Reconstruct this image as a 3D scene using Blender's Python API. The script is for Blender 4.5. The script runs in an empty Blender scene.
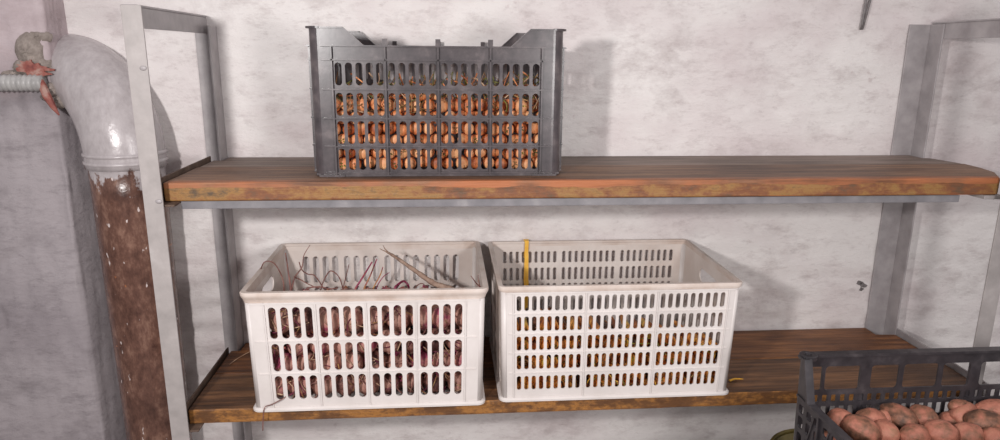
import bpy, bmesh, math, random
from mathutils import Vector, Matrix, Euler

random.seed(11)
OZ = 0.46                      # lower shelf height above the cellar floor
SC = bpy.context.scene
COL = SC.collection
CAM_POS = Vector((0.6753, -1.6501, 0.9066 + OZ))

# ------------------------------------------------------------------ materials
def new_mat(name):
    m = bpy.data.materials.new(name); m.use_nodes = True
    nt = m.node_tree
    return m, nt, nt.nodes, nt.links, nt.nodes['Principled BSDF']

def srgb(r, g, b):
    f = lambda c: (c / 255 / 12.92) if c / 255 <= .04045 else ((c / 255 + .055) / 1.055) ** 2.4
    return (f(r), f(g), f(b), 1)

def noise_node(nd, lk, co, scale, detail=6, rough=.6, stretch=(1, 1, 1), seed=0.0):
    mp = nd.new('ShaderNodeMapping'); mp.inputs['Scale'].default_value = stretch
    mp.inputs['Location'].default_value = (seed, seed * .7, seed * 1.3)
    lk.new(co, mp.inputs['Vector'])
    n = nd.new('ShaderNodeTexNoise'); n.inputs['Scale'].default_value = scale
    n.inputs['Detail'].default_value = detail; n.inputs['Roughness'].default_value = rough
    lk.new(mp.outputs['Vector'], n.inputs['Vector'])
    return n.outputs['Fac']

def ramp(nd, lk, fac, stops, interp='LINEAR'):
    r = nd.new('ShaderNodeValToRGB'); e = r.color_ramp.elements
    r.color_ramp.interpolation = interp
    while len(e) < len(stops): e.new(.5)
    for el, (p, c) in zip(e, stops): el.position = p; el.color = c
    lk.new(fac, r.inputs['Fac'])
    return r.outputs['Color']

def math_node(nd, lk, op, a, b=None, c=None, clamp=False):
    n = nd.new('ShaderNodeMath'); n.operation = op; n.use_clamp = clamp
    for i, v in enumerate((a, b, c)):
        if v is None: continue
        if isinstance(v, (int, float)): n.inputs[i].default_value = v
        else: lk.new(v, n.inputs[i])
    return n.outputs[0]

def mix(nd, lk, fac, a, b, blend='MIX'):
    n = nd.new('ShaderNodeMix'); n.data_type = 'RGBA'; n.blend_type = blend
    for key, v in ((0, fac), (6, a), (7, b)):
        if isinstance(v, (int, float)): n.inputs[key].default_value = v
        elif isinstance(v, tuple): n.inputs[key].default_value = v
        else: lk.new(v, n.inputs[key])
    return n.outputs[2]

def bump(nd, lk, b, height, strength=.3, dist=.01, prev=None):
    n = nd.new('ShaderNodeBump'); n.inputs['Strength'].default_value = strength
    n.inputs['Distance'].default_value = dist
    lk.new(height, n.inputs['Height'])
    if prev is not None: lk.new(prev, n.inputs['Normal'])
    lk.new(n.outputs['Normal'], b.inputs['Normal'])
    return n.outputs['Normal']

def objco(nd): return nd.new('ShaderNodeTexCoord').outputs['Object']
def sepxyz(nd, lk, co):
    s = nd.new('ShaderNodeSeparateXYZ'); lk.new(co, s.inputs[0]); return s.outputs

def simple_mat(name, stops, scale=20, rough=.6, bs=.15, bd=.003, stretch=(1, 1, 1), spec=.5, detail=5, metal=0, rand=0.0, sss=0):
    m, nt, nd, lk, b = new_mat(name)
    co = objco(nd)
    if rand:
        oi = nd.new('ShaderNodeObjectInfo')
        va = nd.new('ShaderNodeVectorMath'); va.operation = 'ADD'
        lk.new(co, va.inputs[0])
        cx = nd.new('ShaderNodeCombineXYZ')
        k = math_node(nd, lk, 'MULTIPLY', oi.outputs['Random'], 37.0)
        for i in range(3): lk.new(k, cx.inputs[i])
        lk.new(cx.outputs[0], va.inputs[1]); co = va.outputs[0]
    f = noise_node(nd, lk, co, scale, detail, .6, stretch)
    if rand:
        f = math_node(nd, lk, 'MULTIPLY_ADD', oi.outputs['Random'], rand, f)
        f = math_node(nd, lk, 'SUBTRACT', f, rand / 2)
    lk.new(ramp(nd, lk, f, stops), b.inputs['Base Color'])
    b.inputs['Roughness'].default_value = rough
    b.inputs['Specular IOR Level'].default_value = spec
    b.inputs['Metallic'].default_value = metal
    if bs: bump(nd, lk, b, noise_node(nd, lk, co, scale * 2.2, 6, .65, stretch, 3.1), bs, bd)
    return m

def wall_mat(name, light, mid, dark, patch, zmix=None):
    m, nt, nd, lk, b = new_mat(name)
    co = objco(nd)
    big = noise_node(nd, lk, co, 1.6, 5, .6, (1, 1, 1.3), 2.0)
    med = noise_node(nd, lk, co, 7, 8, .7, (.75, 1, 1.15), 5.0)
    fine = noise_node(nd, lk, co, 45, 8, .75, (.5, 1, 1.3), 1.0)
    c = ramp(nd, lk, big, [(.36, mid), (.56, light)])
    c = mix(nd, lk, math_node(nd, lk, 'MULTIPLY', ramp(nd, lk, med, [(.52, (0, 0, 0, 1)), (.72, (1, 1, 1, 1))]), .50), c, dark)
    strk = noise_node(nd, lk, co, 20, 8, .75, (.5, 1, 1.2), 12.0)
    c = mix(nd, lk, math_node(nd, lk, 'MULTIPLY', ramp(nd, lk, strk, [(.52, (0, 0, 0, 1)), (.70, (1, 1, 1, 1))]), .42), c, dark)
    c = mix(nd, lk, math_node(nd, lk, 'MULTIPLY', ramp(nd, lk, fine, [(.56, (0, 0, 0, 1)), (.74, (1, 1, 1, 1))]), .45), c, dark)
    sp = noise_node(nd, lk, co, 22, 4, .55, (1, 1, 1), 9.0)
    c = mix(nd, lk, math_node(nd, lk, 'MULTIPLY', ramp(nd, lk, sp, [(.70, (0, 0, 0, 1)), (.75, (1, 1, 1, 1))]), .5), c, patch)
    if zmix:
        z = sepxyz(nd, lk, co)[2]
        zz = math_node(nd, lk, 'MULTIPLY_ADD', math_node(nd, lk, 'SUBTRACT', med, .5), .35, z)
        k = math_node(nd, lk, 'MULTIPLY_ADD', math_node(nd, lk, 'SUBTRACT', zz, zmix[0]), 8, .5, clamp=True)
        c = mix(nd, lk, k, c, mix(nd, lk, ramp(nd, lk, med, [(.4, (0, 0, 0, 1)), (.7, (1, 1, 1, 1))]), zmix[1], zmix[2]))
    lk.new(c, b.inputs['Base Color'])
    b.inputs['Roughness'].default_value = .62
    b.inputs['Specular IOR Level'].default_value = .35
    n1 = bump(nd, lk, b, med, .35, .02)
    n2 = bump(nd, lk, b, fine, .35, .006, n1)
    brush = noise_node(nd, lk, co, 26, 6, .65, (.45, 1, 1.3), 4.0)
    bump(nd, lk, b, brush, .3, .008, n2)
    return m

M = {}
M['wall'] = wall_mat('whitewashed_plaster', srgb(230, 225, 223), srgb(211, 200, 200), srgb(164, 150, 149), srgb(190, 175, 174))
M['leftwall'] = wall_mat('grey_plaster', srgb(166, 158, 161), srgb(138, 130, 134), srgb(100, 93, 96), srgb(182, 174, 176),
                         (.86 + OZ, srgb(200, 186, 189), srgb(170, 154, 156)))
M['floor'] = simple_mat('concrete_floor', [(.3, srgb(120, 112, 108)), (.7, srgb(160, 152, 148))], 6, .85, .4, .01)
M['steel'] = simple_mat('grey_painted_steel', [(.3, srgb(142, 136, 137)), (.55, srgb(163, 157, 158)), (.8, srgb(180, 174, 174))], 14, .42, .2, .002)
M['post'] = simple_mat('pale_grey_painted_steel', [(.3, srgb(150, 144, 142)), (.6, srgb(168, 161, 159)), (.8, srgb(182, 176, 174))], 18, .45, .22, .002)
M['rail'] = simple_mat('dull_grey_rail', [(.3, srgb(108, 106, 110)), (.6, srgb(132, 129, 132)), (.8, srgb(160, 156, 157))], 16, .4, .2, .002)
M['rust'] = simple_mat('rusty_brown_steel', [(.3, srgb(70, 55, 47)), (.6, srgb(104, 84, 72)), (.8, srgb(140, 124, 116))], 30, .7, .3, .003)
M['mortar'] = simple_mat('broken_mortar', [(.3, srgb(118, 107, 100)), (.55, srgb(152, 141, 134)), (.8, srgb(188, 174, 166))], 40, .9, .6, .01)
M['hose'] = simple_mat('grey_plastic_conduit', [(.3, srgb(150, 148, 147)), (.7, srgb(182, 180, 178))], 30, .4, .05)
M['wire'] = simple_mat('dark_wire', [(.3, srgb(96, 90, 90)), (.7, srgb(134, 128, 128))], 60, .5, .1)
M['white'] = simple_mat('white_plastic', [(.3, srgb(204, 196, 192)), (.65, srgb(220, 213, 210))], 7, .42, .05, .001, spec=.4)
M['inner'] = simple_mat('warm_white_plastic', [(.3, srgb(204, 191, 183)), (.65, srgb(222, 213, 207))], 7, .45, .05, .001, spec=.4)
M['rim'] = simple_mat('soiled_white_plastic', [(.3, srgb(190, 170, 157)), (.5, srgb(210, 196, 187)), (.75, srgb(222, 213, 207))], 9, .45, .08, .001, spec=.4)
M['black'] = simple_mat('dusty_black_plastic', [(.3, srgb(62, 57, 60)), (.55, srgb(84, 77, 79)), (.8, srgb(120, 110, 110))], 26, .30, .12, .001, spec=.5)
M['black2'] = simple_mat('dark_black_plastic', [(.3, srgb(40, 37, 40)), (.55, srgb(56, 52, 55)), (.8, srgb(84, 78, 80))], 26, .34, .12, .001, spec=.5)
M['straw'] = simple_mat('dry_stalks', [(.3, srgb(88, 56, 34)), (.5, srgb(140, 98, 58)), (.7, srgb(186, 150, 96))], 30, .8, 0)
M['straw2'] = simple_mat('pale_dry_stalks', [(.3, srgb(110, 80, 66)), (.5, srgb(166, 132, 106)), (.7, srgb(206, 176, 146))], 30, .8, 0)
M['carrot'] = simple_mat('carrot_skin', [(.28, srgb(158, 76, 36)), (.43, srgb(226, 136, 82)), (.7, srgb(246, 182, 130))], 34, .5, .3, .003, (1, .35, 1), rand=.4)
M['carrot2'] = simple_mat('soiled_carrot_skin', [(.24, srgb(70, 40, 20)), (.40, srgb(170, 90, 36)), (.58, srgb(226, 142, 60)), (.74, srgb(240, 170, 80)), (.86, srgb(214, 186, 70))], 34, .55, .3, .003, (1, .35, 1), rand=.5)
M['green'] = simple_mat('leaf_stub_green', [(.3, srgb(70, 62, 28)), (.6, srgb(128, 130, 56)), (.8, srgb(190, 180, 60))], 40, .7, 0, rand=.5)
M['beet'] = simple_mat('beet_skin', [(.25, srgb(80, 46, 42)), (.38, srgb(156, 108, 96)), (.56, srgb(204, 158, 142)), (.68, srgb(190, 136, 124)), (.8, srgb(160, 66, 94))], 28, .65, .4, .004, rand=.5)
M['beetstem'] = simple_mat('beet_stem_magenta', [(.3, srgb(96, 28, 52)), (.55, srgb(150, 48, 86)), (.8, srgb(180, 130, 70))], 40, .5, .1, rand=.5)
M['root'] = simple_mat('thin_root_brown', [(.3, srgb(98, 58, 54)), (.6, srgb(138, 94, 86)), (.8, srgb(168, 130, 118))], 50, .7, .2, .002)
M['bigroot'] = simple_mat('long_root_tan', [(.3, srgb(120, 94, 82)), (.6, srgb(160, 134, 118)), (.8, srgb(186, 164, 148))], 60, .75, .4, .003)
M['potato'] = simple_mat('pink_potato_skin', [(.30, srgb(80, 54, 40)), (.43, srgb(126, 84, 64)), (.55, srgb(158, 98, 80)), (.66, srgb(168, 110, 90)), (.82, srgb(138, 102, 76))], 38, .6, .6, .005, rand=.20, detail=8)
M['yellow'] = simple_mat('yellow_strap', [(.3, srgb(226, 160, 40)), (.7, srgb(244, 196, 84))], 20, .5, .05)
M['bucket'] = simple_mat('olive_enamel', [(.3, srgb(74, 64, 30)), (.7, srgb(112, 98, 52))], 20, .4, .05)

def wood_mat(name, cols, edge=None, rough=.6, seed=0.0):
    """cols: dark, mid, light; edge: (orange, yellow, dirt) worn front edge, front edge at y = 0"""
    m, nt, nd, lk, b = new_mat(name)
    co = objco(nd)
    grain = noise_node(nd, lk, co, 32, 8, .74, (.10, 1.6, 1.6), seed)
    blot = noise_node(nd, lk, co, 5, 5, .6, (.5, 1, 1), seed + 4)
    fac = math_node(nd, lk, 'ADD', math_node(nd, lk, 'MULTIPLY', grain, .65), math_node(nd, lk, 'MULTIPLY', blot, .35))
    c = ramp(nd, lk, fac, [(.38, cols[0]), (.5, cols[1]), (.61, cols[2])])
    if edge:
        x, y, z = sepxyz(nd, lk, co)[:3]
        wob = noise_node(nd, lk, co, 9, 4, .6, (.6, 1, 1), seed + 7)
        yy = math_node(nd, lk, 'MULTIPLY_ADD', math_node(nd, lk, 'SUBTRACT', wob, .5), .05, y)
        # bare worn wood along the nosing
        k = math_node(nd, lk, 'MULTIPLY', math_node(nd, lk, 'MULTIPLY_ADD', yy, -70, edge[3], clamp=True), ramp(nd, lk, wob, [(.36, (.25, .25, .25, 1)), (.56, (1, 1, 1, 1))]))
        e1 = ramp(nd, lk, fac, [(.36, edge[1]), (.5, edge[0]), (.62, edge[0])])
        c = mix(nd, lk, k, c, e1)
        face = math_node(nd, lk, 'LESS_THAN', y, .0025)
        fl = noise_node(nd, lk, co, 38, 7, .75, (.5, 1, .9), seed + 2)
        fb = noise_node(nd, lk, co, 7, 3, .5, (.7, 1, 1), seed + 12)
        f2 = math_node(nd, lk, 'ADD', math_node(nd, lk, 'MULTIPLY', fl, .6), math_node(nd, lk, 'MULTIPLY', fb, .4))
        e2 = ramp(nd, lk, f2, [(.36, edge[2]), (.47, edge[1]), (.56, edge[4]), (.66, edge[2])])
        zz = math_node(nd, lk, 'MULTIPLY_ADD', math_node(nd, lk, 'SUBTRACT', wob, .5), .03, z)
        low = math_node(nd, lk, 'LESS_THAN', zz, edge[5])
        c = mix(nd, lk, math_node(nd, lk, 'MULTIPLY', face, low), c, e2)
    lk.new(c, b.inputs['Base Color'])
    b.inputs['Roughness'].default_value = rough
    bump(nd, lk, b, grain, .5, .008)
    return m
M['wood_up_front'] = wood_mat('worn_brown_plank', (srgb(68, 48, 36), srgb(112, 82, 62), srgb(150, 116, 90)),
    (srgb(170, 104, 66), srgb(124, 76, 48), srgb(90, 72, 54), 2.4, srgb(150, 110, 62), -.014), .55, 1.0)
M['wood_up_rear'] = wood_mat('weathered_grey_plank', (srgb(86, 72, 64), srgb(120, 104, 94), srgb(148, 130, 120)), None, .6, 5.0)
M['wood_lo_front'] = wood_mat('dark_stained_plank', (srgb(50, 31, 20), srgb(90, 60, 38), srgb(134, 94, 62)),
    (srgb(124, 84, 50), srgb(104, 68, 38), srgb(84, 54, 30), .4, srgb(164, 112, 56), .02), .55, 9.0)
M['wood_lo_rear'] = wood_mat('reddish_brown_plank', (srgb(62, 35, 18), srgb(108, 66, 36), srgb(150, 100, 60)), None, .55, 13.0)

def pipe_mat():
    m, nt, nd, lk, b = new_mat('half_painted_pipe')
    co = objco(nd)
    z = sepxyz(nd, lk, co)[2]
    n = noise_node(nd, lk, co, 16, 6, .65, (1, 1, .6), 1.0)
    zz = math_node(nd, lk, 'MULTIPLY_ADD', math_node(nd, lk, 'SUBTRACT', n, .5), .36, z)
    k = math_node(nd, lk, 'MULTIPLY_ADD', math_node(nd, lk, 'SUBTRACT', zz, OZ + .560), 60, .5, clamp=True)
    fine = noise_node(nd, lk, co, 40, 7, .7, (1, 1, .5), 3.0)
    brown = ramp(nd, lk, fine, [(.3, srgb(70, 46, 40)), (.52, srgb(108, 77, 66)), (.72, srgb(150, 116, 100))])
    speck = noise_node(nd, lk, co, 55, 3, .5, (1, 1, .45), 8.0)
    brown = mix(nd, lk, ramp(nd, lk, speck, [(.68, (0, 0, 0, 1)), (.71, (1, 1, 1, 1))]), brown, srgb(214, 200, 196))
    orange = noise_node(nd, lk, co, 24, 3, .5, (1, 1, 1), 15.0)
    brown = mix(nd, lk, ramp(nd, lk, orange, [(.72, (0, 0, 0, 1)), (.75, (1, 1, 1, 1))]), brown, srgb(176, 112, 72))
    grey = ramp(nd, lk, fine, [(.3, srgb(164, 156, 157)), (.7, srgb(192, 185, 186))])
    lk.new(mix(nd, lk, k, brown, grey), b.inputs['Base Color'])
    b.inputs['Roughness'].default_value = .24
    bump(nd, lk, b, noise_node(nd, lk, co, 60, 5, .6, (1, 1, .8), 2.0), .3, .004)
    return m
M['pipe'] = pipe_mat()
def stain_mat():
    m, nt, nd, lk, b = new_mat('red_lead_stain')
    co = objco(nd)
    n = noise_node(nd, lk, co, 30, 5, .6)
    lk.new(ramp(nd, lk, n, [(.3, srgb(104, 48, 48)), (.46, srgb(146, 84, 74)), (.6, srgb(168, 134, 124))]), b.inputs['Base Color'])
    b.inputs['Roughness'].default_value = .6
    return m
M['stain'] = stain_mat()

# ------------------------------------------------------------------ mesh builder
class MB:
    def __init__(s): s.v = []; s.f = []; s.mi = []; s.k = 0
    def add(s, vs, fs):
        b = len(s.v); s.v += [tuple(p) for p in vs]
        for f in fs: s.f.append(tuple(b + i for i in f)); s.mi.append(s.k)
    def box(s, x0, x1, y0, y1, z0, z1):
        s.add([(x0, y0, z0), (x1, y0, z0), (x1, y1, z0), (x0, y1, z0), (x0, y0, z1), (x1, y0, z1), (x1, y1, z1), (x0, y1, z1)],
              [(0, 3, 2, 1), (4, 5, 6, 7), (0, 1, 5, 4), (1, 2, 6, 5), (2, 3, 7, 6), (3, 0, 4, 7)])
    def hexa(s, p):   # 8 points, same order as box
        s.add(p, [(0, 3, 2, 1), (4, 5, 6, 7), (0, 1, 5, 4), (1, 2, 6, 5), (2, 3, 7, 6), (3, 0, 4, 7)])
    def prism(s, poly, fn):  # poly of 2-tuples, fn(a, b, side 0/1) -> point
        n = len(poly)
        s.add([fn(a, b, 0) for a, b in poly] + [fn(a, b, 1) for a, b in poly],
              [tuple(range(n))[::-1], tuple(range(n, 2 * n))] + [(i, (i + 1) % n, n + (i + 1) % n, n + i) for i in range(n)])
    def tube(s, pts, rad, n=8, cap=True):
        pts = [Vector(p) for p in pts]
        if not isinstance(rad, (list, tuple)): rad = [rad] * len(pts)
        b = len(s.v); ref = None
        for i, p in enumerate(pts):
            t = (pts[min(i + 1, len(pts) - 1)] - pts[max(i - 1, 0)]).normalized()
            if ref is None: ref = Vector((0, 0, 1)) if abs(t.z) < .9 else Vector((1, 0, 0))
            u = (ref - t * ref.dot(t)).normalized(); w = t.cross(u); ref = u
            for k in range(n):
                a = 2 * math.pi * k / n
                s.v.append(tuple(p + (u * math.cos(a) + w * math.sin(a)) * rad[i]))
        for i in range(len(pts) - 1):
            for k in range(n):
                s.f.append((b + i * n + k, b + i * n + (k + 1) % n, b + (i + 1) * n + (k + 1) % n, b + (i + 1) * n + k)); s.mi.append(s.k)
        if cap:
            s.f.append(tuple(b + k for k in range(n))[::-1]); s.mi.append(s.k)
            e = b + (len(pts) - 1) * n
            s.f.append(tuple(e + k for k in range(n))); s.mi.append(s.k)
    def lathe(s, prof, n=32, c=(0, 0)):
        b = len(s.v)
        for r, z in prof:
            for k in range(n):
                a = 2 * math.pi * k / n
                s.v.append((c[0] + r * math.cos(a), c[1] + r * math.sin(a), z))
        for i in range(len(prof) - 1):
            for k in range(n):
                s.f.append((b + i * n + k, b + i * n + (k + 1) % n, b + (i + 1) * n + (k + 1) % n, b + (i + 1) * n + k)); s.mi.append(s.k)
    def build(s, name, mats, parent=None, smooth=False, bevel=0, loc=None):
        me = bpy.data.meshes.new(name); me.from_pydata(s.v, [], s.f)
        for m in (mats if isinstance(mats, (list, tuple)) else [mats]): me.materials.append(m)
        me.polygons.foreach_set('material_index', s.mi)
        bm = bmesh.new(); bm.from_mesh(me); bmesh.ops.recalc_face_normals(bm, faces=bm.faces); bm.to_mesh(me); bm.free()
        if smooth: me.polygons.foreach_set('use_smooth', [True] * len(me.polygons))
        o = bpy.data.objects.new(name, me); COL.objects.link(o)
        if parent: o.parent = parent
        if loc: o.location = loc
        if bevel:
            bv = o.modifiers.new('bevel', 'BEVEL'); bv.width = bevel; bv.segments = 2; bv.limit_method = 'ANGLE'
        return o

def tag(o, label=None, cat=None, group=None, kind=None):
    for k, v in (('label', label), ('category', cat), ('group', group), ('kind', kind)):
        if v: o[k] = v
    return o
def thing(name, loc, label, cat, group=None, rot=(0, 0, 0)):
    o = bpy.data.objects.new(name, None); COL.objects.link(o)
    o.location = loc; o.rotation_euler = rot; o.empty_display_size = .05
    return tag(o, label, cat, group)
def copy_tree(root, loc, rot, label, group=None, scale=None):
    c = root.copy(); COL.objects.link(c); c.location = loc; c.rotation_euler = rot
    if scale: c.scale = scale
    c['label'] = label
    if group: c['group'] = group
    elif 'group' in c: del c['group']
    for ch in root.children:
        d = ch.copy(); COL.objects.link(d); d.parent = c
    return c

def keep_inside(root, lo, hi):
    # nudge a thing so that no point of it passes lo / hi (None: free)
    R = root.rotation_euler.to_matrix()
    parts = [root] if root.type == 'MESH' else list(root.children)
    pts = [R @ v.co for p in parts for v in p.data.vertices]
    for i in range(3):
        a = min(p[i] for p in pts) + root.location[i]; b = max(p[i] for p in pts) + root.location[i]
        if lo[i] is not None and a < lo[i]: root.location[i] += lo[i] - a
        elif hi[i] is not None and b > hi[i]: root.location[i] -= b - hi[i]

def hsh(a, b, s=0):
    v = math.sin(a * 127.1 + b * 311.7 + s * 74.7) * 43758.5453
    return v - math.floor(v)
def vnoise(x, y, s=0):
    xi, yi = math.floor(x), math.floor(y); fx, fy = x - xi, y - yi
    fx = fx * fx * (3 - 2 * fx); fy = fy * fy * (3 - 2 * fy)
    a = hsh(xi, yi, s) * (1 - fx) + hsh(xi + 1, yi, s) * fx
    b = hsh(xi, yi + 1, s) * (1 - fx) + hsh(xi + 1, yi + 1, s) * fx
    return a * (1 - fy) + b * fy - .5

# ------------------------------------------------------------------ setting
def rough_sheet(mb, fn, nu, nv):
    b = len(mb.v)
    for j in range(nv + 1):
        for i in range(nu + 1): mb.v.append(fn(i / nu, j / nv))
    for j in range(nv):
        for i in range(nu):
            a = b + j * (nu + 1) + i
            mb.f.append((a, a + 1, a + nu + 2, a + nu + 1)); mb.mi.append(0)

WY = .434
w = MB()
def bw(u, v):
    x = -2.2 + 6.6 * u; z = 2.5 * v
    # courses of brick show faintly through the whitewash
    course = .004 * math.sin(z * 2 * math.pi / .078 + 2 * vnoise(x * 3, z * 2, 4)) * max(0, vnoise(x * 1.1, z * 2.3, 9) + .2) * 2
    return (x, WY + .001 + max(-.001, .010 * vnoise(x * 5, z * 5, 1) + .006 * vnoise(x * 14, z * 14, 2) + .004 * vnoise(x * 22, z * 40, 3) + course), z)
rough_sheet(w, bw, 420, 170)
tag(w.build('wall_back', M['wall'], smooth=True), kind='structure')
w = MB()
LX, LY = -.400, .325
def lw(u, v):
    z = 2.5 * v
    r = .008 * vnoise(u * 60, z * 7, 5) + .006 * vnoise(u * 130, z * 17, 6)
    # trowel gashes slanting across the face
    if u < .86:
        x = -2.2 + (LX + 2.2) * u / .86
        g = math.sin((z - .5 * x) * 30 + 5 * vnoise(x * 3, z * 3, 7))
        r += .012 * max(0, g - .8) * 4 * max(0, vnoise(x * 6, z * 5, 11) + .15) * 2 + .012 * vnoise(x * 4 - z * 3, z * 4 + x * 2, 15)
        return (x, LY + r, z)
    if u < .88: 
        t = (u - .86) / .02 * math.pi / 2
        return (LX + .012 * math.sin(t) - .0 + .3 * r, LY + .012 * (1 - math.cos(t)) + r * .6, z)
    sl = .058 * min(1, max(0, (.93 + OZ - z) / .15))
    return (LX + .012 + r * .35 + sl * (u - .88) / .12, LY + .012 + (u - .88) / .12 * (WY + .02 - LY - .012), z)
rough_sheet(w, lw, 220, 170)
tag(w.build('wall_left', M['leftwall'], smooth=True), kind='structure')
w = MB(); w.box(-2.2, 4.4, -3.2, WY + .02, -.05, 0)
tag(w.build('floor', M['floor']), kind='structure')

# mortar broken out round the pipe's mouth
w = MB()
for cx, cz, rx, rz, ry, sd in ((-.436, .900, .040, .056, .030, 1), (-.436, .858, .056, .034, .026, 2), (-.398, .800, .022, .020, .032, 3), (-.385, .768, .026, .020, .026, 4), (-.49, .838, .04, .016, .014, 5), (-.410, .780, .020, .014, .024, 6), (-.41, .94, .03, .02, .018, 7)):
    b = len(w.v); nu, nv = 20, 8
    for j in range(nv + 1):
        for i in range(nu):
            th = j / nv * math.pi * .5; ph = i / nu * 2 * math.pi
            k = 1 + .3 * vnoise(math.cos(ph) * 3 + 5, math.sin(ph) * 3 + j * .8, sd)
            w.v.append((cx + rx * k * math.sin(th) * math.cos(ph), LY + .012 - ry * math.cos(th) * (1 + .5 * vnoise(i * .9, j * .9, sd + 9)), cz + OZ + rz * k * math.sin(th) * math.sin(ph)))
    for j in range(nv):
        for i in range(nu):
            w.f.append((b + j * nu + i, b + j * nu + (i + 1) % nu, b + (j + 1) * nu + (i + 1) % nu, b + (j + 1) * nu + i)); w.mi.append(0)
tag(w.build('trim_1', M['mortar'], smooth=True), kind='structure')
# red paint runs beside the pipe's mouth
w = MB()
def blotch(cx, cz, rx, rz, sd, y):
    n = 26
    poly = []
    for i in range(n):
        a = 2 * math.pi * i / n
        k = .75 + .9 * abs(vnoise(i * .8, sd, sd)) + (.35 if i % 5 == 0 else 0)
        poly.append((cx + rx * k * math.cos(a), cz + rz * k * math.sin(a)))
    w.prism(poly, lambda a, b, s: (a, y - .004 * s, b + OZ))
blotch(-.425, .856, .038, .013, 2, LY - .019); blotch(-.412, .845, .028, .011, 5, LY - .021); blotch(-.435, .866, .018, .011, 8, LY - .017)
w.tube([(-.415, LY - .022, OZ + .845), (-.402, LY - .030, OZ + .815), (-.388, LY - .040, OZ + .785), (-.372, LY - .045, OZ + .755), (-.360, LY - .046, OZ + .735)], [.006, .010, .011, .007, .002], 8)
tag(w.build('paint_run', M['stain']), 'red paint blotch smeared over broken mortar at the pipe mouth', 'paint')

# ------------------------------------------------------------------ pipe and conduit
PX, PY, PR = -.220, .322, .103
pt = thing('drain_pipe', (PX, PY, 0), 'thick pipe in the left corner, grey elbow above brown shaft', 'pipe')
w = MB(); w.tube([(-.002 * (1 - z * .1), 0, z * .1 * (OZ + .62)) for z in range(11)], [PR - .015 + .0009 * z for z in range(11)], 36)
w.build('shaft', M['pipe'], pt, True)
w = MB(); pts, rr = [(0, 0, OZ + .59), (0, 0, OZ + .615)], [PR + .001, PR]
for i in range(17):
    t = math.radians(92) * i / 16
    h_ = .245 * (1 - math.cos(t)); pts.append((-.80 * h_, .60 * h_, OZ + .62 + .232 * math.sin(t))); rr.append(PR)
w.tube(pts, rr, 36); w.build('elbow', M['pipe'], pt, True)
w = MB()
for z0 in (.606, .628):
    w.tube([(0, 0, OZ + z0 - .006), (0, 0, OZ + z0 - .003), (0, 0, OZ + z0 + .003), (0, 0, OZ + z0 + .006)], [PR - .001, PR + .004, PR + .004, PR - .001], 36, False)
w.build('collar', M['pipe'], pt, True)

w = MB(); pts, rr = [], []
for i in range(260):
    t = i / 259; x = -1.5 + 1.10 * t
    pts.append((x, LY - .026, OZ + .795 + .022 * t + .004 * math.sin(t * 9))); rr.append(.0215 + .0022 * math.cos(i * math.pi / 1.5) if t < .985 else .021)
w.tube(pts, rr, 16)
tag(w.build('conduit_hose', M['hose'], smooth=True), 'grey corrugated plastic conduit running into the wall beside the pipe elbow', 'hose')

# wire loop hanging high on the back wall
w = MB(); w.tube([(1.985, WY - .008, OZ + 1.25), (1.978, WY - .010, OZ + 1.08), (1.963, WY - .012, OZ + .99), (1.958, WY - .012, OZ + .988), (1.960, WY - .012, OZ + 1.01), (1.964, WY - .010, OZ + 1.08), (1.966, WY - .008, OZ + 1.25)], [.0035] * 7, 8)
tag(w.build('wire_loop', M['wire'], smooth=True), 'grey wire loop hanging on the white wall at the top right', 'wire')

# flakes knocked off the plaster
w = MB()
for cx, cz, r, sd in ((2.092, .150, .010, 3), (2.080, .158, .007, 5), (2.090, .136, .006, 8)):
    poly = [(cx + r * (.6 + .8 * abs(vnoise(i * 1.3, sd, sd)) * 2) * math.cos(2 * math.pi * i / 11) * 1.2, cz + r * (.6 + .8 * abs(vnoise(i * 1.3, sd, sd)) * 2) * math.sin(2 * math.pi * i / 11)) for i in range(11)]
    w.prism(poly, lambda a, b, s: (a, WY + .006 - .0075 * s, b + OZ))
tag(w.build('plaster_chip', M['wire']), 'small grey bare chip in the white wall left of the right rear post', 'chip')

# ------------------------------------------------------------------ shelf frame
fr = thing('shelf_rack', (0, 0, 0), 'grey painted angle-iron rack frame standing against the whitewashed wall', 'rack')
def Lpart(name, mat, boxes, bev=.0012):
    m = MB()
    for b in boxes: m.box(*b)
    return m.build(name, mat, fr, bevel=bev)
T = 1.004 + OZ
p = Lpart('post', M['post'], [(-.031, .013, -.036, -.031, 0, T), (-.031, -.026, -.031, .012, 0, T)])
Lpart('post', M['steel'], [(-.036, .024, .4270, .4330, 0, T - .028), (.019, .024, .366, .4270, 0, T - .028)])
Lpart('post', M['steel'], [(2.120, 2.192, .4270, .4330, 0, T + .002), (2.187, 2.192, .368, .4270, 0, T + .002)])
Lpart('post', M['post'], [(2.120, 2.166, -.036, -.031, 0, T), (2.161, 2.166, -.031, -.004, 0, T)])
Lpart('top_bar', M['steel'], [(-.006, .000, -.030, .426, OZ + .955, OZ + 1.000), (-.030, .002, -.034, .426, OZ + 1.000, OZ + 1.005)])
Lpart('top_bar', M['steel'], [(2.192, 2.197, -.030, .426, OZ + .962, OZ + 1.008), (2.190, 2.228, -.034, .426, OZ + 1.008, OZ + 1.013)])
for lvl, thk in ((.6, .047), (0.0, .042)):
    z = OZ + lvl
    Lpart('side_support', M['rust'], [(-.0085, -.0035, -.030, .367, z - thk - .006, z + .010), (-.0035, .035, -.028, .373, z - thk - .006, z - thk - .001)])
    if lvl: Lpart('side_support', M['post'], [(2.105, 2.160, .004, .426, z - thk - .012, z - thk - .001)])
    else: Lpart('side_support', M['steel'], [(2.192, 2.198, -.030, .426, z - thk - .006, z + .016), (2.150, 2.1865, -.003, .426, z - thk - .006, z - thk - .001)])
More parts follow.
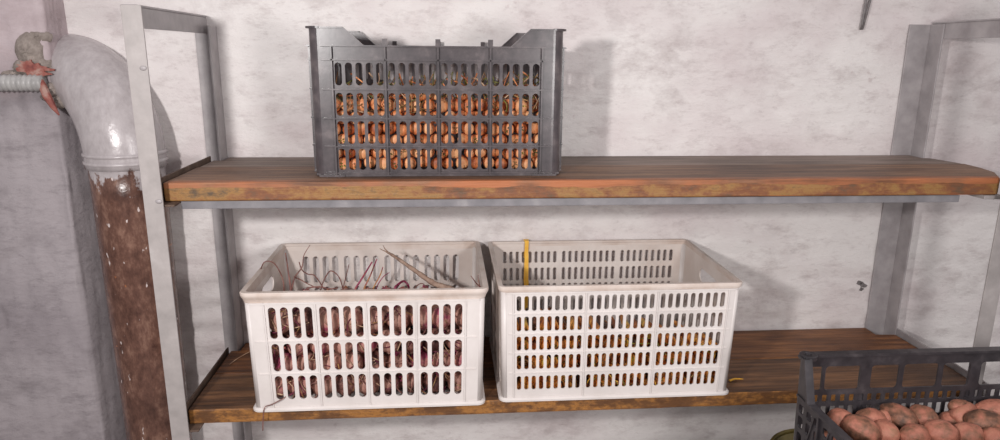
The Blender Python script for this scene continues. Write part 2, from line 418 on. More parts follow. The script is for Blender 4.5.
Lpart('front_rail', M['rail'], [(.036, 2.040, .010, .015, OZ + .533, OZ + .552), (.036, 2.040, .015, .055, OZ + .5475, OZ + .552)])
for x, y, z in ((.003, -.036, .868), (.004, -.036, .562)):     # weld beads on the nearest post
    m = MB(); m.lathe([(0, -.003), (.006, -.002), (.008, 0), (.006, .002), (0, .003)], 10)
    m.v = [(a + x, c * .6 + y, b_ * .7 + z + OZ) for a, b_, c in m.v]
    m.build('weld_bead', M['steel'], fr, True)

# boards
def plank(name, outline, ztop, thk, mat, label, loc_y=0.0):
    m = MB()
    m.prism(outline, lambda a, b, s: (a, b, -thk if s == 0 else 0))
    o = m.build(name, mat, bevel=.004, loc=(0, loc_y, ztop))
    return tag(o, label, 'board')
def wavy(x0, x1, y, amp, sd, n=30, rev=False):
    pts = [(x0 + (x1 - x0) * i / n, y + amp * vnoise(i * .6, sd, sd) * (0 if i in (0, n) else 2)) for i in range(n + 1)]
    return pts[::-1] if rev else pts
plank('shelf_board', wavy(.002, 2.138, .001, .0012, 3) + [(2.165, .042), (2.196, .09), (2.215, .16), (2.222, .234)] + wavy(.002, 2.215, .236, .0012, 4, rev=True), OZ + .6, .046, M['wood_up_front'],
      'front plank of the upper shelf, orange worn front edge, under the black crate')
plank('shelf_board', wavy(.002, 2.225, .240, .0012, 5) + [(2.225, .272), (2.205, .358), (2.182, .362), (2.182, .4255), (.030, .4255), (.030, .364), (.002, .364)], OZ + .598, .044, M['wood_up_rear'],
      'rear greyish plank of the upper shelf, against the wall')
plank('shelf_board', wavy(.002, 2.188, .000, .0015, 6) + wavy(.002, 2.188, .204, .0015, 7, rev=True), OZ, .041, M['wood_lo_front'],
      'front dark brown plank of the lower shelf, under both white crates')
plank('shelf_board', wavy(.002, 2.188, .208, .0015, 8) + [(2.184, .362), (2.118, .366), (2.118, .4255), (.030, .4255), (.030, .366), (.002, .366)], OZ - .001, .040, M['wood_lo_rear'],
      'rear reddish brown plank of the lower shelf, against the wall')

# ------------------------------------------------------------------ slotted plastic panels
def lerp(a, b, t): return a + (b - a) * t
class Panel:
    """quad BL, BR, TR, TL seen from outside; thickness t goes inward; u, v in metres measured from BL"""
    def __init__(s, quad, t):
        s.q = [Vector(p) for p in quad]; s.t = t
        s.W = ((s.q[1] - s.q[0]).length + (s.q[2] - s.q[3]).length) / 2
        s.H = (s.q[3] - s.q[0]).length
        s.n = (s.q[1] - s.q[0]).cross(s.q[3] - s.q[0]).normalized()
    def P(s, u, v, w=0):
        a, b = u / s.W, v / s.H
        return lerp(lerp(s.q[0], s.q[1], a), lerp(s.q[3], s.q[2], a), b) + s.n * w
    def plate(s, mb, u0, u1, v0, v1, w0=None, w1=0):
        if w0 is None: w0 = -s.t
        mb.hexa([s.P(u0, v0, w0), s.P(u1, v0, w0), s.P(u1, v0, w1), s.P(u0, v0, w1), s.P(u0, v1, w0), s.P(u1, v1, w0), s.P(u1, v1, w1), s.P(u0, v1, w1)])
    def slots(s, mb, u0, u1, v0, v1, cols, rows, rad=1.0, seg=4):
        """cols, rows: lists of (lo, hi) hole extents inside the region; one cell per hole"""
        ub = [u0] + [(cols[i][1] + cols[i + 1][0]) / 2 for i in range(len(cols) - 1)] + [u1]
        vb = [v0] + [(rows[i][1] + rows[i + 1][0]) / 2 for i in range(len(rows) - 1)] + [v1]
        for i, (a0, a1) in enumerate(cols):
            for j, (b0, b1) in enumerate(rows):
                U0, U1, V0, V1 = ub[i], ub[i + 1], vb[j], vb[j + 1]
                r = min(a1 - a0, b1 - b0) / 2 * rad
                hole, outer = [], []
                for (cx, cy, q) in ((a1 - r, b1 - r, 0), (a0 + r, b1 - r, 1), (a0 + r, b0 + r, 2), (a1 - r, b0 + r, 3)):
                    U, V = (U1 if q in (0, 3) else U0), (V1 if q in (0, 1) else V0)
                    for k in range(seg + 1):
                        an = math.pi / 2 * (q + k / seg)
                        x, y = cx + r * math.cos(an), cy + r * math.sin(an)
                        hole.append((x, y))
                        f = k / seg
                        first_vert = q in (0, 2)      # starts on the vertical edge
                        if k == seg / 2: o = (U, V)
                        elif (f < .5) == first_vert: o = (U, lerp(y, V, (f if first_vert else 1 - f)))
                        else: o = (lerp(x, U, (1 - f if first_vert else f)), V)
                        outer.append(o)
                n = len(hole)
                vs = [s.P(x, y, 0) for x, y in hole] + [s.P(x, y, 0) for x, y in outer] + [s.P(x, y, -s.t) for x, y in hole] + [s.P(x, y, -s.t) for x, y in outer]
                fs = []
                for k in range(n):
                    k2 = (k + 1) % n
                    fs += [(k, n + k, n + k2, k2), (2 * n + k, 2 * n + k2, 3 * n + k2, 3 * n + k), (k, k2, 2 * n + k2, 2 * n + k)]
                mb.add(vs, fs)

def grid(c0, pitch, n, w): return [(c0 + pitch * i - w / 2, c0 + pitch * i + w / 2) for i in range(n)]

def corner_column(mb, b, t, r, z0, z1, sx, sy, th=.0035, n=6):
    """quarter-round upright: b, t half sizes (x, y) at z0 and z1"""
    ring = lambda h, z, rr: [(sx * (h[0] - r + rr * math.cos(a)), sy * (h[1] - r + rr * math.sin(a)), z) for a in [math.pi / 2 * i / n for i in range(n + 1)]]
    A, B, C, D = ring(b, z0, r), ring(t, z1, r), ring(b, z0, r - th), ring(t, z1, r - th)
    m = n + 1
    fs = []
    for i in range(n):
        fs += [(i, i + 1, m + i + 1, m + i), (2 * m + i, 3 * m + i, 3 * m + i + 1, 2 * m + i + 1), (i, 2 * m + i, 2 * m + i + 1, i + 1), (m + i, m + i + 1, 3 * m + i + 1, 3 * m + i)]
    fs += [(0, m, 3 * m, 2 * m), (n, 2 * m + n, 3 * m + n, m + n)]
    mb.add(A + B + C + D, fs)

def ring_sweep(mb, hx, hy, r, prof, n=6):
    """closed profile (outward offset, z) swept round a rounded rectangle"""
    path = []
    for q, (sx, sy) in enumerate(((1, 1), (-1, 1), (-1, -1), (1, -1))):
        for k in range(n + 1):
            a = math.pi / 2 * (q + k / n)
            path.append((sx * (hx - r), sy * (hy - r), math.cos(a), math.sin(a)))
    b = len(mb.v); m = len(prof); L = len(path)
    for cx, cy, ca, sa in path:
        for off, z in prof: mb.v.append((cx + (r + off) * ca, cy + (r + off) * sa, z))
    for i in range(L):
        for k in range(m):
            mb.f.append((b + i * m + k, b + ((i + 1) % L) * m + k, b + ((i + 1) % L) * m + (k + 1) % m, b + i * m + (k + 1) % m)); mb.mi.append(mb.k)

def crate_quads(hb, ht, r, z0, z1):
    (bx, by), (tx, ty) = hb, ht
    return {
        'front': [(-bx + r, -by, z0), (bx - r, -by, z0), (tx - r, -ty, z1), (-tx + r, -ty, z1)],
        'back': [(bx - r, by, z0), (-bx + r, by, z0), (-tx + r, ty, z1), (tx - r, ty, z1)],
        'right': [(bx, -by + r, z0), (bx, by - r, z0), (tx, ty - r, z1), (tx, -ty + r, z1)],
        'left': [(-bx, by - r, z0), (-bx, -by + r, z0), (-tx, -ty + r, z1), (-tx, ty - r, z1)]}

def white_crate(label, cx, cy, hb, ht, h, groups, per, gpitch, kpitch, sw, rows, back_rows, end_rows, name='plastic_crate', rimh=.026, lip=.009):
    root = thing(name, (cx, cy, OZ + .0005), label, 'crate')
    r, t = .014, .0035
    q = crate_quads(hb, ht, r, 0, h)
    fp = Panel(q['front'], t)
    centres = [fp.W / 2 + (g - (groups - 1) / 2) * gpitch + (k - (per - 1) / 2) * kpitch for g in range(groups) for k in range(per)]
    cols = [(c - sw / 2, c + sw / 2) for c in centres]
    holes = []
    for side in ('front', 'back'):
        pn = Panel(q[side], t); m = MB()
        rw = rows if side == 'front' else back_rows
        if side == 'back' and rw[0][0] > .1: pn.plate(m, 0, pn.W, 0, rw[0][0] - .02); v0 = rw[0][0] - .02
        else: v0 = 0
        pn.slots(m, 0, pn.W, v0, h, cols, rw)
        for g in range(groups + 1):     # upright ribs between the groups of slots
            u = pn.W / 2 + (g - groups / 2) * gpitch
            pn.plate(m, u - .0015, u + .0015, 0, h - rimh, 0, .0035)
        for k in range(len(rw) - 1):
            v = (rw[k][1] + rw[k + 1][0]) / 2
            pn.plate(m, .006, pn.W - .006, v - .0012, v + .0012, 0, .0025)
        pn.plate(m, .0, pn.W, h - rimh - .004, h - rimh, 0, .004)
        m.build(side + '_panel', M['white' if side == 'front' else 'inner'], root)
        if side == 'front':
            for i, c in enumerate(cols):
                for j, rr in enumerate(rw):
                    p_ = pn.P((c[0] + c[1]) / 2, (rr[0] + rr[1]) / 2); holes.append((i, j, cx + p_.x, OZ + p_.z))
    for side in ('left', 'right'):
        pn = Panel(q[side], t); m = MB()
        n = int((pn.W - .05) / kpitch)
        ec = grid(pn.W / 2 - kpitch * (n - 1) / 2, kpitch, n, sw)
        vh0, vh1 = h - .085, h - .045
        pn.slots(m, 0, pn.W, 0, vh0 - .012, ec, end_rows)
        pn.slots(m, 0, pn.W, vh0 - .012, h, [(pn.W / 2 - .065, pn.W / 2 + .065)], [(vh0, vh1)])
        pn.plate(m, pn.W / 2 - .085, pn.W / 2 - .081, 0, h - .02, 0, .004); pn.plate(m, pn.W / 2 + .081, pn.W / 2 + .085, 0, h - .02, 0, .004)
        m.build('end_panel', M['inner'], root)
    for sx in (-1, 1):
        for sy in (-1, 1):
            m = MB(); corner_column(m, hb, ht, r, 0, h, sx, sy); m.build('corner', M['white'], root, True)
    m = MB(); ring_sweep(m, ht[0], ht[1], r, [(-.004, h - rimh), (.0005, h - rimh), (lip * .35, h - rimh + .008), (lip * .85, h - .010), (lip, h - .006), (lip, h), (lip - .002, h + .002), (-.006, h + .002), (-.006, h - .004), (-.004, h - .006)])
    m.build('rim', M['rim'], root)
    m = MB(); ring_sweep(m, hb[0], hb[1], r, [(-.002, 0), (.008, 0), (.008, .005), (.003, .009), (-.002, .009)]); m.build('foot_rim', M['white'], root)
    m = MB(); m.box(-hb[0] + .003, hb[0] - .003, -hb[1] + .003, hb[1] - .003, .004, .009)
    for i in range(9):
        x = -hb[0] + .03 + i * (2 * hb[0] - .06) / 8; m.box(x - .002, x + .002, -hb[1] + .004, hb[1] - .004, 0, .004)
    m.build('base', M['white'], root)
    return root, holes

LCX, LCY = .473, .196
lc, lholes = white_crate('white slotted crate full of beets with rootlets sticking out, on the lower shelf', LCX, LCY, (.295, .213), (.301, .221), .326,
    4, 4, .1248, .0295, .0190, [(.030, .098), (.110, .188), (.201, .287)], [(.030, .098), (.110, .188), (.201, .287)], [(.020, .096), (.110, .188)])
RCX, RCY = 1.133, .200
rc, rholes = white_crate('white crate with small slots and a yellow strap inside, on the lower shelf', RCX, RCY, (.312, .206), (.319, .214), .325,
    3, 9, .1890, .0200, .0120, [(.031, .072), (.091, .133), (.146, .187), (.201, .243), (.258, .300)], [(.031, .072), (.091, .133), (.146, .187), (.198, .240), (.256, .294)], [(.030, .070), (.082, .122), (.136, .176)], rimh=.014, lip=.006)

# yellow strap over the rear rim of the right crate
ys = RCY + .214 - .0045
m = MB()
sp = [(ys - .014, .10), (ys - .012, .2), (ys - .0065, .290), (ys - .0065, .3305), (ys + .010, .3315), (ys + .0135, .327), (ys + .0135, .27)]
for i in range(len(sp) - 1):
    (y0, z0), (y1, z1) = sp[i], sp[i + 1]
    d = Vector((y1 - y0, z1 - z0)).normalized(); nx, nz = -d.y * .0012, d.x * .0012
    hw0 = .0068 + .0012 * math.sin(i * 2); hw1 = .0068 + .0012 * math.sin((i + 1) * 2)
    m.hexa([(.930 - hw0, y0 - nx, OZ + z0 - nz), (.930 + hw0, y0 - nx, OZ + z0 - nz), (.930 + hw0, y0 + nx, OZ + z0 + nz), (.930 - hw0, y0 + nx, OZ + z0 + nz),
            (.931 - hw1, y1 - nx, OZ + z1 - nz), (.931 + hw1, y1 - nx, OZ + z1 - nz), (.931 + hw1, y1 + nx, OZ + z1 + nz), (.931 - hw1, y1 + nx, OZ + z1 + nz)])
tag(m.build('yellow_strap', M['yellow']), 'yellow strap hanging over the rear rim inside the right white crate', 'strap')

# ------------------------------------------------------------------ black crate on the upper shelf
BCX, BCY = .661, .243
def black_crate():
    root = thing('vegetable_crate', (BCX, BCY, OZ + .6005), 'dark grey plastic vegetable crate of carrots on the upper shelf', 'crate')
    hx, hy, h, hc, r, t = .3135, .174, .323, .366, .028, .0035
    q = crate_quads((hx, hy), (hx, hy), r, 0, h)
    rows = [(.017, .071), (.083, .140), (.153, .209), (.227, .282)]
    holes = []
    for side in ('front', 'back', 'left', 'right'):
        pn = Panel(q[side], t); m = MB()
        ns = 4 if side in ('front', 'back') else 2
        span = .1290
        cols = []
        for g in range(ns):
            c0 = pn.W / 2 + (g - ns / 2) * span
            cols += grid(c0 + span / 2 - .0502, .0251, 5, .0170)
        pn.slots(m, 0, pn.W, 0, h, cols, rows, .95)
        for g in range(ns + 1):
            u = pn.W / 2 + (g - ns / 2) * span
            pn.plate(m, u - .0018, u + .0018, .006, h, 0, .008)
            if 0 < g < ns: pn.plate(m, u - .006, u + .006, h - .002, h + .016, -.006, .005)
        for v, d in ((.0095, .006), (.077, .007), (.1465, .007), (.2175, .007), (.2885, .008), (h - .0015, .010)):
            pn.plate(m, 0, pn.W, v - .0018, v + .0018, 0, d)
        m.build(side + '_panel' if ns == 4 else 'end_panel', M['black'], root)
        if side == 'front':
            for i, c in enumerate(cols):
                for j, rr in enumerate(rows):
                    holes.append((i, j, BCX - hx + r + (c[0] + c[1]) / 2, OZ + .6 + (rr[0] + rr[1]) / 2))
    for sx in (-1, 1):
        for sy in (-1, 1):
            c = bpy.data.objects.new
            m = MB()
            corner_column(m, (hx, hy), (hx, hy), r, 0, hc, sx, sy, t, 8)
            # raised gussets either side of the corner, cut on a slant
            m.prism([(hx - r, h - .003), (hx - r, hc), (hx - .083, hc), (hx - .132, h - .003)], lambda a, b, s: (sx * a, sy * (hy - t * s), b))
            m.prism([(hy - r, h - .003), (hy - r, hc), (hy - .070, hc), (hy - .105, h - .003)], lambda a, b, s: (sx * (hx - t * s), sy * a, b))
            # thickened edge along the slant and the lip on top
            m.prism([(hx - .080, hc), (hx - .085, hc), (hx - .134, h), (hx - .129, h)], lambda a, b, s: (sx * a, sy * (hy + .004 - .010 * s), b))
            m.prism([(hx - r, hc - .004), (hx - r, hc), (hx - .085, hc), (hx - .085, hc - .004)], lambda a, b, s: (sx * a, sy * (hy + .005 - .011 * s), b))
            m.prism([(hy - r, hc - .004), (hy - r, hc), (hy - .072, hc), (hy - .072, hc - .004)], lambda a, b, s: (sx * (hx + .005 - .011 * s), sy * a, b))
            n = 8; top = [(sx * (hx - r + (r + .008) * math.cos(math.pi / 2 * i / n)), sy * (hy - r + (r + .008) * math.sin(math.pi / 2 * i / n))) for i in range(n + 1)]
            inn = [(sx * (hx - r + (r - .008) * math.cos(math.pi / 2 * i / n)), sy * (hy - r + (r - .008) * math.sin(math.pi / 2 * i / n))) for i in range(n, -1, -1)]
            m.prism(top + inn, lambda a, b, s: (a, b, hc - .004 + .005 * s))
            m.build('corner', M['black'], root)
    m = MB(); m.box(-hx + .004, hx - .004, -hy + .004, hy - .004, .004, .008)
    for sx in (-1, 1):
        m.box(min(sx * (hx - .012), sx * (hx - .075)), max(sx * (hx - .012), sx * (hx - .075)), -hy - .004, hy + .004, 0, .005)
    for i in range(11):
        x = -hx + .03 + i * (2 * hx - .06) / 10; m.box(x - .002, x + .002, -hy + .01, hy - .01, 0, .004)
    m.build('base', M['black'], root)
    return root, holes
bc, bholes = black_crate()

# ------------------------------------------------------------------ vegetables
ORD = ['first', 'second', 'third', 'fourth', 'fifth', 'sixth', 'seventh', 'eighth', 'ninth', 'tenth', 'eleventh', 'twelfth', 'thirteenth', 'fourteenth', 'fifteenth',
       'sixteenth', 'seventeenth', 'eighteenth', 'nineteenth', 'twentieth', 'twenty-first', 'twenty-second', 'twenty-third', 'twenty-fourth', 'twenty-fifth', 'twenty-sixth', 'twenty-seventh']
ROWN = {3: ['bottom', 'middle', 'top'], 4: ['bottom', 'second-lowest', 'second-highest', 'top'], 5: ['bottom', 'second-lowest', 'middle', 'second-highest', 'top']}

def label_by_slot(items, holes, yf, nrows, what, crate):
    """items: (object, front point). The slot through which each shows gives it its own label."""
    seen = {}
    for o, p in items:
        t = (yf - CAM_POS.y) / (p.y - CAM_POS.y)
        hit = CAM_POS.lerp(p, t)
        i, j, hx_, hz_ = min(holes, key=lambda h: (h[2] - hit.x) ** 2 + .35 * (h[3] - hit.z) ** 2)
        seen.setdefault((i, j), []).append((hit.z, o))
    for (i, j), lst in seen.items():
        lst.sort(key=lambda e: e[0]); n = len(lst)
        for k, (_, o) in enumerate(lst):
            place = '' if n == 1 else ('lower ' if k == 0 else 'upper ') if n == 2 else (['lowest', 'middle', 'highest'][k] + ' ') if n == 3 else ORD[k] + '-lowest '
            o['label'] = f"{what}, {place}behind {ORD[i]} slot from left in {ROWN[nrows][j]} row of {crate}"
            if 'group' in o and False: del o['group']

def carrot_mesh(name, R, L, sd, mats, stub=True):
    """lies along +y, crown at the origin end"""
    m = MB(); n = 12; pts, rr = [], []
    prof = [(0, .30), (.006, .62), (.02, .88), (.05, 1.0), (.14, .98), (.3, .9), (.5, .77), (.7, .6), (.86, .42), (.95, .24), (1.0, .08)]
    for k, (t, q) in enumerate(prof):
        pts.append((R * .35 * vnoise(t * 3, sd, 1), t * L, R * .35 * vnoise(t * 3, sd, 2))); rr.append(R * q * (1 + .12 * vnoise(k * 1.3, sd, 3)))
    m.tube(pts, rr, n)
    m.k = 1
    for s in range(3 if stub else 0):
        a = s * 1.7 + sd; d = Vector((math.cos(a) * .5, -1, math.sin(a) * .5)).normalized()
        b = Vector((math.cos(a) * R * .16, .002, math.sin(a) * R * .16))
        m.tube([b, b + d * .004, b + d * (.008 + .004 * hsh(s, sd))], [.0022, .0019, .0012], 5)
    o = m.build(name, mats, smooth=True)
    return o
def carrots(proto_args, lattice, yfront, zfloor, group_front, group_rear, what, crate, holes, yf, nrows, name):
    protos = []
    items = []
    used = [False] * len(proto_args)
    for i, a in enumerate(proto_args):
        o = carrot_mesh(name, *a); o['category'] = 'carrot'; protos.append(o)
    for (x, y, z, rank, rz, rx) in lattice:
        k = random.randrange(len(protos))
        if not used[k]: o = protos[k]; used[k] = True
        else: o = protos[k].copy(); COL.objects.link(o)
        o.location = (x, y, z); o.rotation_euler = (rx, random.uniform(0, 6.28), rz)
        keep_inside(o, (None, yfront + .0045, zfloor), (None, None, None))
        o['group'] = group_front if rank == 0 else group_rear
        if rank == 0: items.append((o, Vector((x, y, z))))
        else: o['label'] = f'{what} hidden behind the front rank in {crate}'
    label_by_slot(items, holes, yf, nrows, what, crate)

# black crate: plump carrots, crowns to the front
lat = []
bf = BCY - .174
for row in range(7):
    z = OZ + .6 + .0105 + .0178 + row * .0298
    off = .0165 if row % 2 else 0
    for c in range(17):
        x = BCX - .279 + c * .0338 + off
        if x > BCX + .285: continue
        top = .205 + .012 * vnoise(c * .7, 3, 3) * 2 - .022 * max(0, (c - 8) / 9)
        if row * .0298 > top - .03: continue
        j = random.uniform(-.0015, .0015)
        lat.append((x + j, bf + .0165 + random.uniform(0, .010), z + random.uniform(-.001, .001), 0, random.uniform(-.1, .1), random.uniform(-.05, .05)))
carrots([(random.uniform(.0148, .0172), random.uniform(.135, .155), i * 3.3, [M['carrot'], M['green' if i % 4 == 0 else 'straw']], i % 2 == 0) for i in range(9)], lat, bf, OZ + .6092,
        'carrots showing in the black crate', 'carrots deep in the black crate', 'orange carrot', 'black crate', bholes, bf, 4, 'carrot')

# right white crate: smaller soiled carrots, heaped to the left
lat = []
rf = RCY - .204
for row in range(8):
    z = OZ + .010 + .0142 + row * .0246
    off = .0135 if row % 2 else 0
    for c in range(22):
        x = RCX - .292 + c * .0272 + off
        if x > RCX + .296: continue
        u = c / 21
        top = .205 - .035 * u - .045 * max(0, (u - .62) / .38) + .02 * vnoise(c * .6, 1, 8)
        if (row + 1) * .0246 > top: continue
        lat.append((x + random.uniform(-.001, .001), rf + .0150 + random.uniform(0, .008) - row * .0005, z, 0, random.uniform(-.1, .1), random.uniform(-.04, .04)))
carrots([(random.uniform(.0118, .0137), random.uniform(.15, .175), i * 2.3 + 40, [M['carrot2'], M['green' if i % 4 == 0 else 'straw']], i % 2 == 0) for i in range(9)], lat, rf, OZ + .0102,
        'carrots showing in the right white crate', 'carrots deep in the right white crate', 'soiled carrot', 'right white crate', rholes, rf, 5, 'carrot')

# beets
def make_beet(R, sd):
    root = thing('beet', (0, 0, 0), 'x', 'beet')
    m = MB(); n, k = 14, 11
    prof = []
    for i in range(k + 1):
        t = i / k; a = math.pi * t
        r = R * math.sin(a) ** .8 * (1 + .06 * math.cos(a)); z = -R * 1.02 * math.cos(a)
        if t < .25: r *= .55 + 1.8 * t
        prof.append((max(r, .001), z))
    m.lathe(prof, n)
    for i, v in enumerate(m.v):
        q = 1 + .14 * vnoise(v[0] * 60 + sd, v[2] * 60 + v[1] * 45, sd)
        m.v[i] = (v[0] * q, v[1] * q, v[2])
    m.build('body', M['beet'], root, True)
    m = MB(); a = sd
    m.tube([(0, 0, -R * .96), (.003 * math.cos(a), .003 * math.sin(a), -R * 1.12), (.009 * math.cos(a), .009 * math.sin(a), -R * 1.18), (.018 * math.cos(a), .018 * math.sin(a), -R * 1.2)], [.006, .004, .0022, .0008], 6)
    m.build('tail_root', M['root'], root, True)
    m = MB()
    for s in range(4):
        a = s * 1.6 + sd; d = Vector((math.cos(a) * .55, math.sin(a) * .55, 1)).normalized(); b = Vector((math.cos(a) * .004, math.sin(a) * .004, R * .93))
        m.tube([b, b + d * .005, b + d * (.007 + .003 * hsh(s, sd))], [.0040, .0034, .0026], 6)
    m.build('stem', M['beetstem'], root, True)
    return root
beets = [make_beet(random.uniform(.0285, .0312), i * 1.7) for i in range(6)]
used = [False] * 6
items = []
lf = LCY - .210
for row in range(4):
    for d in range(6):
        for c in range(9):
            x = LCX - .238 + c * .0595 + (.014 if (row + d) % 2 else -.010)
            y = lf + .0430 + d * .0655
            z = OZ + .010 + .0365 + row * .0605 + (random.uniform(-.004, .004) if row == 3 else 0)
            if row == 3 and d > 1: continue
            if row == 3 and d == 1: z -= .012
            k = random.randrange(6)
            front = d == 0
            if front: rot = Euler((random.choice([0, math.pi]) + random.uniform(-.5, .5), random.uniform(-1.5, 1.5), 0), 'XYZ')
            else: rot = Euler((random.uniform(-.8, .8), random.uniform(-.8, .8), random.uniform(0, 6)), 'XYZ')
            j = (random.uniform(-.003, .003), random.uniform(-.003, .002), 0)
            if not used[k]:
                o = beets[k]; used[k] = True; o.location = (x + j[0], y + j[1], z); o.rotation_euler = rot
            else: o = copy_tree(beets[k], (x + j[0], y + j[1], z), rot, 'x')
            keep_inside(o, (LCX - .2895, lf + .0015, OZ + .0105), (LCX + .2895, LCY + .2075, None))
            if front: o['group'] = 'beets showing through the slots of the left white crate'; items.append((o, Vector((x, y - .03, z))))
            elif row == 3: o['group'] = 'beets on top of the heap'; o['label'] = 'brown-skinned beet on top of the heap inside the left white crate'
            else: o['group'] = 'beets deep in the left white crate'; o['label'] = 'beet buried behind the front row in the left white crate'
label_by_slot(items, lholes, lf, 3, 'brownish beet', 'left white crate')

# thin rootlets and stalks that stick up out of the left crate
def curve_pts(pts, n=6):
    P = [Vector(p) for p in pts]; out = []
    for i in range(len(P) - 1):
        p0, p1, p2, p3 = P[max(i - 1, 0)], P[i], P[i + 1], P[min(i + 2, len(P) - 1)]
        for k in range(n):
            t = k / n
            out.append(.5 * ((2 * p1) + (p2 - p0) * t + (2 * p0 - 5 * p1 + 4 * p2 - p3) * t * t + (3 * p1 - p0 - 3 * p2 + p3) * t ** 3))
    out.append(P[-1]); return out
ROOTS = [
    ([(0.225, 0.164, 0.241), (0.229, 0.16, 0.271), (0.222, 0.172, 0.305), (0.207, 0.157, 0.347), (0.185, 0.149, 0.353), (0.168, 0.166, 0.325)], 0.0022, 0.0012, 'root', 'rootlet arching over to the left inside the left end of the white crate'),
    ([(0.252, 0.124, 0.245), (0.256, 0.12, 0.285), (0.25, 0.132, 0.332), (0.25, 0.117, 0.387)], 0.0032, 0.0014, 'root', 'thick dark straight rootlet near the left end of the white crate'),
    ([(0.237, 0.204, 0.229), (0.241, 0.2, 0.259), (0.249, 0.212, 0.288), (0.273, 0.197, 0.322), (0.282, 0.189, 0.358), (0.297, 0.206, 0.383)], 0.0028, 0.0009, 'root', 'tall wavy rootlet rising above the rear rim of the white crate'),
    ([(0.261, 0.22, 0.329), (0.265, 0.232, 0.302), (0.284, 0.217, 0.294), (0.305, 0.209, 0.291), (0.325, 0.226, 0.245)], 0.0016, 0.0016, 'root', 'thin rootlet running right from the tall wavy one in the white crate'),
    ([(0.256, 0.17, 0.302), (0.271, 0.182, 0.289), (0.293, 0.167, 0.282), (0.326, 0.159, 0.269)], 0.0018, 0.0012, 'root', 'short rootlet sloping down right below the wavy one in the white crate'),
    ([(0.317, 0.204, 0.225), (0.321, 0.2, 0.255), (0.332, 0.212, 0.283), (0.352, 0.197, 0.309), (0.375, 0.189, 0.293), (0.382, 0.206, 0.251)], 0.0016, 0.0016, 'root', 'rootlet bowed into a low arch left of centre in the white crate'),
    ([(0.379, 0.204, 0.224), (0.383, 0.2, 0.254), (0.388, 0.212, 0.276), (0.403, 0.197, 0.327)], 0.0022, 0.001, 'root', 'rootlet leaning right alone beside the low arch in the white crate'),
    ([(0.412, 0.204, 0.22), (0.416, 0.2, 0.25), (0.436, 0.212, 0.281), (0.467, 0.197, 0.333)], 0.004, 0.0018, 'beetstem', 'thick reddish stalk leaning right at the middle of the white crate'),
    ([(0.434, 0.234, 0.212), (0.438, 0.23, 0.242), (0.455, 0.242, 0.277), (0.478, 0.227, 0.333)], 0.0034, 0.0014, 'beetstem', 'slimmer reddish stalk right of the thick leaning one in the white crate'),
    ([(0.463, 0.204, 0.222), (0.467, 0.2, 0.252), (0.487, 0.212, 0.289), (0.497, 0.197, 0.318)], 0.0026, 0.0012, 'beetstem', 'left prong of the pinkish forked stalk in the white crate'),
    ([(0.474, 0.204, 0.228), (0.478, 0.2, 0.258), (0.495, 0.212, 0.283), (0.514, 0.197, 0.301)], 0.002, 0.001, 'beetstem', 'right prong of the pinkish forked stalk in the white crate'),
    ([(0.529, 0.154, 0.241), (0.533, 0.15, 0.271), (0.543, 0.162, 0.279), (0.558, 0.147, 0.292), (0.57, 0.139, 0.283), (0.571, 0.156, 0.266)], 0.004, 0.0028, 'beetstem', 'stubby dark red curl under the long root in the white crate'),
    ([(0.581, 0.154, 0.234), (0.585, 0.15, 0.264), (0.596, 0.162, 0.275), (0.611, 0.147, 0.283), (0.624, 0.139, 0.268)], 0.0014, 0.0014, 'root', 'tiny looped rootlet below the long root in the white crate'),
    ([(0.774, 0.03, 0.304), (0.756, 0.042, 0.316), (0.747, 0.027, 0.333), (0.739, 0.019, 0.347)], 0.0022, 0.001, 'root', 'left twig at the right front corner of the white crate'),
    ([(0.763, 0.03, 0.312), (0.76, 0.042, 0.325), (0.758, 0.027, 0.346)], 0.0018, 0.0009, 'root', 'right twig at the right front corner of the white crate'),
    ([(0.297, 0.104, 0.245), (0.301, 0.1, 0.288), (0.33, 0.112, 0.292), (0.365, 0.097, 0.291), (0.387, 0.089, 0.296)], 0.0022, 0.0018, 'root', 'rootlet lying along the front rim at the left of the white crate'),
]
for pts, r0, r1, mt, label in ROOTS:
    c = curve_pts([(x, y, z + OZ) for x, y, z in pts]); n = len(c)
    m = MB(); m.tube(c, [lerp(r0, r1, (i / (n - 1)) ** .8) for i in range(n)], 8)
    tag(m.build('rootlet', M[mt], smooth=True), label, 'root', 'rootlets sticking out of the left white crate')
# the big tapering root lying across the heap
c = curve_pts([(.720, .140, .240 + OZ), (.690, .150, .262 + OZ), (.640, .165, .278 + OZ), (.585, .19, .310 + OZ), (.525, .24, .337 + OZ), (.503, .262, .343 + OZ)])
n = len(c)
lr = thing('long_root', (.64, .165, .27 + OZ), 'long tan tapering root leaning out across the left white crate', 'root')
off = Vector((.64, .165, .27 + OZ))
m = MB(); m.tube([p - off for p in c], [lerp(.014, .0026, (i / (n - 1)) ** .75) * (1 + .12 * math.sin(i * 2.1)) for i in range(n)], 10); m.build('taproot', M['bigroot'], lr, True)
e = Vector((.503, .262, .343 + OZ)) - off
for dx, dz in ((-.020, .010), (-.010, .020)):
    m = MB(); m.tube([e + Vector((.006, -.002, -.002)), e + Vector((dx * .5, 0, dz * .5)), e + Vector((dx, .002, dz))], [.0024, .0016, .0008], 6); m.build('root_tip', M['bigroot'], lr, True)

